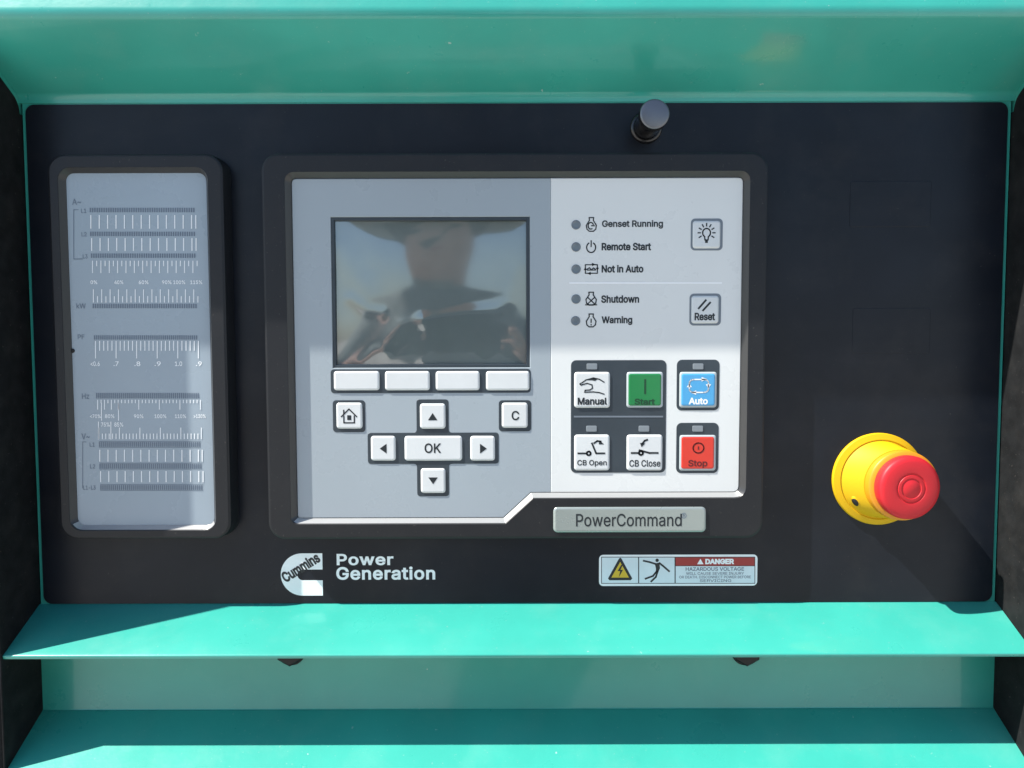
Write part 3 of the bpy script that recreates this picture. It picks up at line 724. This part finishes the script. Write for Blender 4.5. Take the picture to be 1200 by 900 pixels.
turned('mushroom_head', [(30, 29.2), (35.6, 29.6), (36.1, 30.6), (36.3, 37.0), (35.6, 40.3), (34, 42.6), (30, 43.8), (19.5, 44.4), (17.5, 44.2), (16.8, 43.3), (15.6, 43.3), (14.8, 44.4), (12, 44.6), (11.2, 43.8), (10.2, 43.8), (9.4, 44.4), (0, 44.7)], M['red'])
sa = math.radians(214)
for nm, sc_e, off, mt in (('slot_lip', (5.8, 4.5, 9.0), 40.2, 'yellow'), ('slot', (3.8, 4.5, 6.8), 42.4, 'void')):
    bm = bmesh.new(); bmesh.ops.create_icosphere(bm, subdivisions=3, radius=1)
    bmesh.ops.scale(bm, vec=tuple(c * U for c in sc_e), verts=bm.verts); bmesh.ops.rotate(bm, cent=(0, 0, 0), matrix=Matrix.Rotation(math.radians(-32), 3, 'Y'), verts=bm.verts)
    link(nm, finish(bm, nm, 60), M[mt], est, (ex * U + (5 + off * math.cos(sa)) * U, -10 * U, ey * U + (-1 + off * math.sin(sa)) * U))

# ================================================================== PUSH KNOB
kx, ky = S(757.5, 149, 2)
kn = thing('push_knob', 'small black push knob with silvery flat cap above the keypad', 'knob', (kx * U, 0, ky * U)); kloc = (kx * U, 0, ky * U)
lathe('base_ring', [(18.5, 0), (18.5, 2), (17.3, 3.5), (15.6, 4), (15.6, 2.5), (14.6, 2.5), (14.6, 7), (13.8, 8), (10, 8)], M['knob'], kn, kloc)
lathe('stem', [(11, 6), (11, 30), (12.2, 31), (12.2, 34), (11, 35), (11, 40), (15, 41.5), (16.2, 43), (16.4, 52), (15.9, 53.6)], M['knob'], kn, kloc)
lathe('cap', [(15.9, 53.6), (15.2, 54.6), (13.6, 55.1), (0, 55.3)], M['knobcap'], kn, kloc)

# ================================================================== PERSON TAKING THE PICTURE (seen only as a reflection)
def skin_mesh(joints, edges, root):
    me = bpy.data.meshes.new('body'); names = list(joints)
    me.from_pydata([joints[n_][0] for n_ in names], [(names.index(a), names.index(b)) for a, b in edges], [])
    o = bpy.data.objects.new('body', me); C.objects.link(o)
    md = o.modifiers.new('skin', 'SKIN'); md.use_smooth_shade = True
    sv = me.skin_vertices[0].data
    for i, n_ in enumerate(names):
        r = joints[n_][1]; sv[i].radius = r if isinstance(r, tuple) else (r, r); sv[i].use_root = (n_ == root)
    ms = o.modifiers.new('sub', 'SUBSURF'); ms.levels = 2; ms.render_levels = 2
    bpy.context.view_layer.update()
    out = bpy.data.meshes.new_from_object(o.evaluated_get(bpy.context.evaluated_depsgraph_get()))
    bpy.data.objects.remove(o); return out
J = {'pelvis': ((.05, -.92, -.50), (.15, .11)), 'waist': ((.02, -.92, -.34), (.13, .10)), 'chest': ((-.05, -.90, -.12), (.155, .11)), 'upper': ((-.09, -.89, .0), (.13, .085)),
     'neck': ((-.11, -.87, .09), .055), 'jaw': ((-.115, -.84, .16), (.062, .075)), 'head': ((-.12, -.845, .25), (.078, .095)), 'crown': ((-.12, -.85, .32), (.05, .06)),
     'nose': ((-.117, -.745, .215), .012)}
E = [('pelvis', 'waist'), ('waist', 'chest'), ('chest', 'upper'), ('upper', 'neck'), ('neck', 'jaw'), ('jaw', 'head'), ('head', 'crown'), ('head', 'nose')]
for s, sh, el, wr, hnd in ((-1, (-.27, -.88, .01), (-.36, -.72, -.22), (-.19, -.515, -.045), (-.152, -.475, -.02)), (1, (.10, -.88, .01), (.24, -.72, -.22), (.075, -.515, -.045), (.042, -.475, -.02))):
    n_ = 'l' if s < 0 else 'r'
    J[n_ + 'sh'] = (sh, .06); J[n_ + 'el'] = (el, .042); J[n_ + 'wr'] = (wr, (.030, .024)); J[n_ + 'pa'] = (hnd, (.034, .018))
    E += [('upper', n_ + 'sh'), (n_ + 'sh', n_ + 'el'), (n_ + 'el', n_ + 'wr'), (n_ + 'wr', n_ + 'pa')]
    for f, (dz, ln) in enumerate(((.030, .92), (.011, 1.0), (-.009, .95), (-.028, .8))):
        a = (hnd[0] + s * -.002, hnd[1] + .016, hnd[2] + dz); b = (hnd[0] - s * .012 * ln, hnd[1] + .032, hnd[2] + dz * 1.1); c = (hnd[0] - s * .030 * ln, hnd[1] + .0315, hnd[2] + dz * 1.1)
        for t, (p, r) in enumerate(((a, .0095), (b, .0085), (c, .0075))): J[f'{n_}f{f}{t}'] = (p, r)
        E += [(n_ + 'pa', f'{n_}f{f}0'), (f'{n_}f{f}0', f'{n_}f{f}1'), (f'{n_}f{f}1', f'{n_}f{f}2')]
    th = [(hnd[0] - s * .016, hnd[1] - .012, hnd[2] + .004), (hnd[0] - s * .040, hnd[1] - .004, hnd[2] + .014), (hnd[0] - s * .058, hnd[1] + .001, hnd[2] + .020)]
    for t, p in enumerate(th): J[f'{n_}t{t}'] = (p, .0105 - .001 * t)
    E += [(n_ + 'pa', n_ + 't0'), (n_ + 't0', n_ + 't1'), (n_ + 't1', n_ + 't2')]
    hx = .05 + s * .10
    J[n_ + 'hp'] = ((hx, -.92, -.56), .095); J[n_ + 'kn'] = ((hx + s * .02, -.90, -.92), .062); J[n_ + 'an'] = ((hx + s * .03, -.95, -1.27), .042); J[n_ + 'to'] = ((hx + s * .05, -.80, -1.325), (.045, .032))
    E += [('pelvis', n_ + 'hp'), (n_ + 'hp', n_ + 'kn'), (n_ + 'kn', n_ + 'an'), (n_ + 'an', n_ + 'to')]
bme = skin_mesh(J, E, 'pelvis'); bme.materials.clear()
for m_ in ('shirt', 'skin', 'trousers', 'hair'): bme.materials.append(M[m_])
for p in bme.polygons:
    c = p.center; p.use_smooth = True
    arm = c.y > -.705 and -.45 < c.z < .1
    p.material_index = 1 if (c.z > .10 or arm) else (3 if c.z < -1.25 else (2 if c.z < -.50 else 0))
per = thing('person', 'person in dark shirt holding up a phone, mirrored in the display film', 'person', (.05, -.92, -1.36))
link('body', bme, None, per, (0, 0, 0))
bm = bmesh.new(); bmesh.ops.create_uvsphere(bm, u_segments=28, v_segments=18, radius=1)
for v in bm.verts:
    v.co.x *= .094; v.co.y *= .112; v.co.z *= .11
    if v.co.y > .03 and v.co.z < .04: v.co.y = .03 + (v.co.y - .03) * .2
    v.co += v.co.normalized() * .004 * math.sin(60 * v.co.x + 40 * v.co.z)
link('hair', finish(bm, 'hair', 60), M['hair'], per, (-.12, -.862, .285))
bm = bmesh.new(); rings = []
for r_, z_ in ((.215, -.030), (.213, -.024), (.16, -.006), (.115, .002), (.112, .05), (.10, .095), (.06, .115), (.0, .118)):
    rings.append([bm.verts.new((max(r_, 1e-4) * math.cos(i * math.pi / 18), max(r_, 1e-4) * math.sin(i * math.pi / 18) * 1.08, z_ + .008 * math.sin(i * math.pi / 9) * (r_ > .15))) for i in range(36)])
for p_, q_ in zip(rings, rings[1:]):
    for i in range(36): bm.faces.new((p_[i - 1], p_[i], q_[i], q_[i - 1]))
link('sun_hat', finish(bm, 'sun_hat', 50), M['shirt'], per, (-.12, -.855, .285))  # wide brim added to keep the sun off the face
for s in (-1, 1):
    bm = bmesh.new(); bmesh.ops.create_icosphere(bm, subdivisions=2, radius=.011); link('eye', finish(bm, 'eye', 60), M['eye'], per, (-.12 + s * .032, -.752, .238))
bm = bmesh.new(); bmesh.ops.create_icosphere(bm, subdivisions=2, radius=1); bmesh.ops.scale(bm, vec=(.024, .008, .006), verts=bm.verts)
link('mouth', finish(bm, 'mouth', 60), M['stickr'], per, (-.117, -.768, .172))
# the phone
ph = thing('phone', 'black phone held in both hands by the person in dark shirt', 'phone', (-.055, -.4585, -.035))
bm = plate_bm(rr(.150 / U, .074 / U, .010 / U, 6), [(4, 0), (0, 3), (0, 13), (2, 15)]); 
bm.faces.new([bm.verts.new((x * U, 0, y * U)) for x, y in inset(rr(.150 / U, .074 / U, .010 / U, 6), 4)])
link('phone_body', finish(bm, 'phone_body', 40), M['knob'], ph, (-.055, -.4545 - .0045, -.012))
lathe('lens', [(11, 0), (11, 2), (9, 3), (0, 2.6)], M['knob'], ph, (0, -.4513 - .0005 + .0, 0), 24)
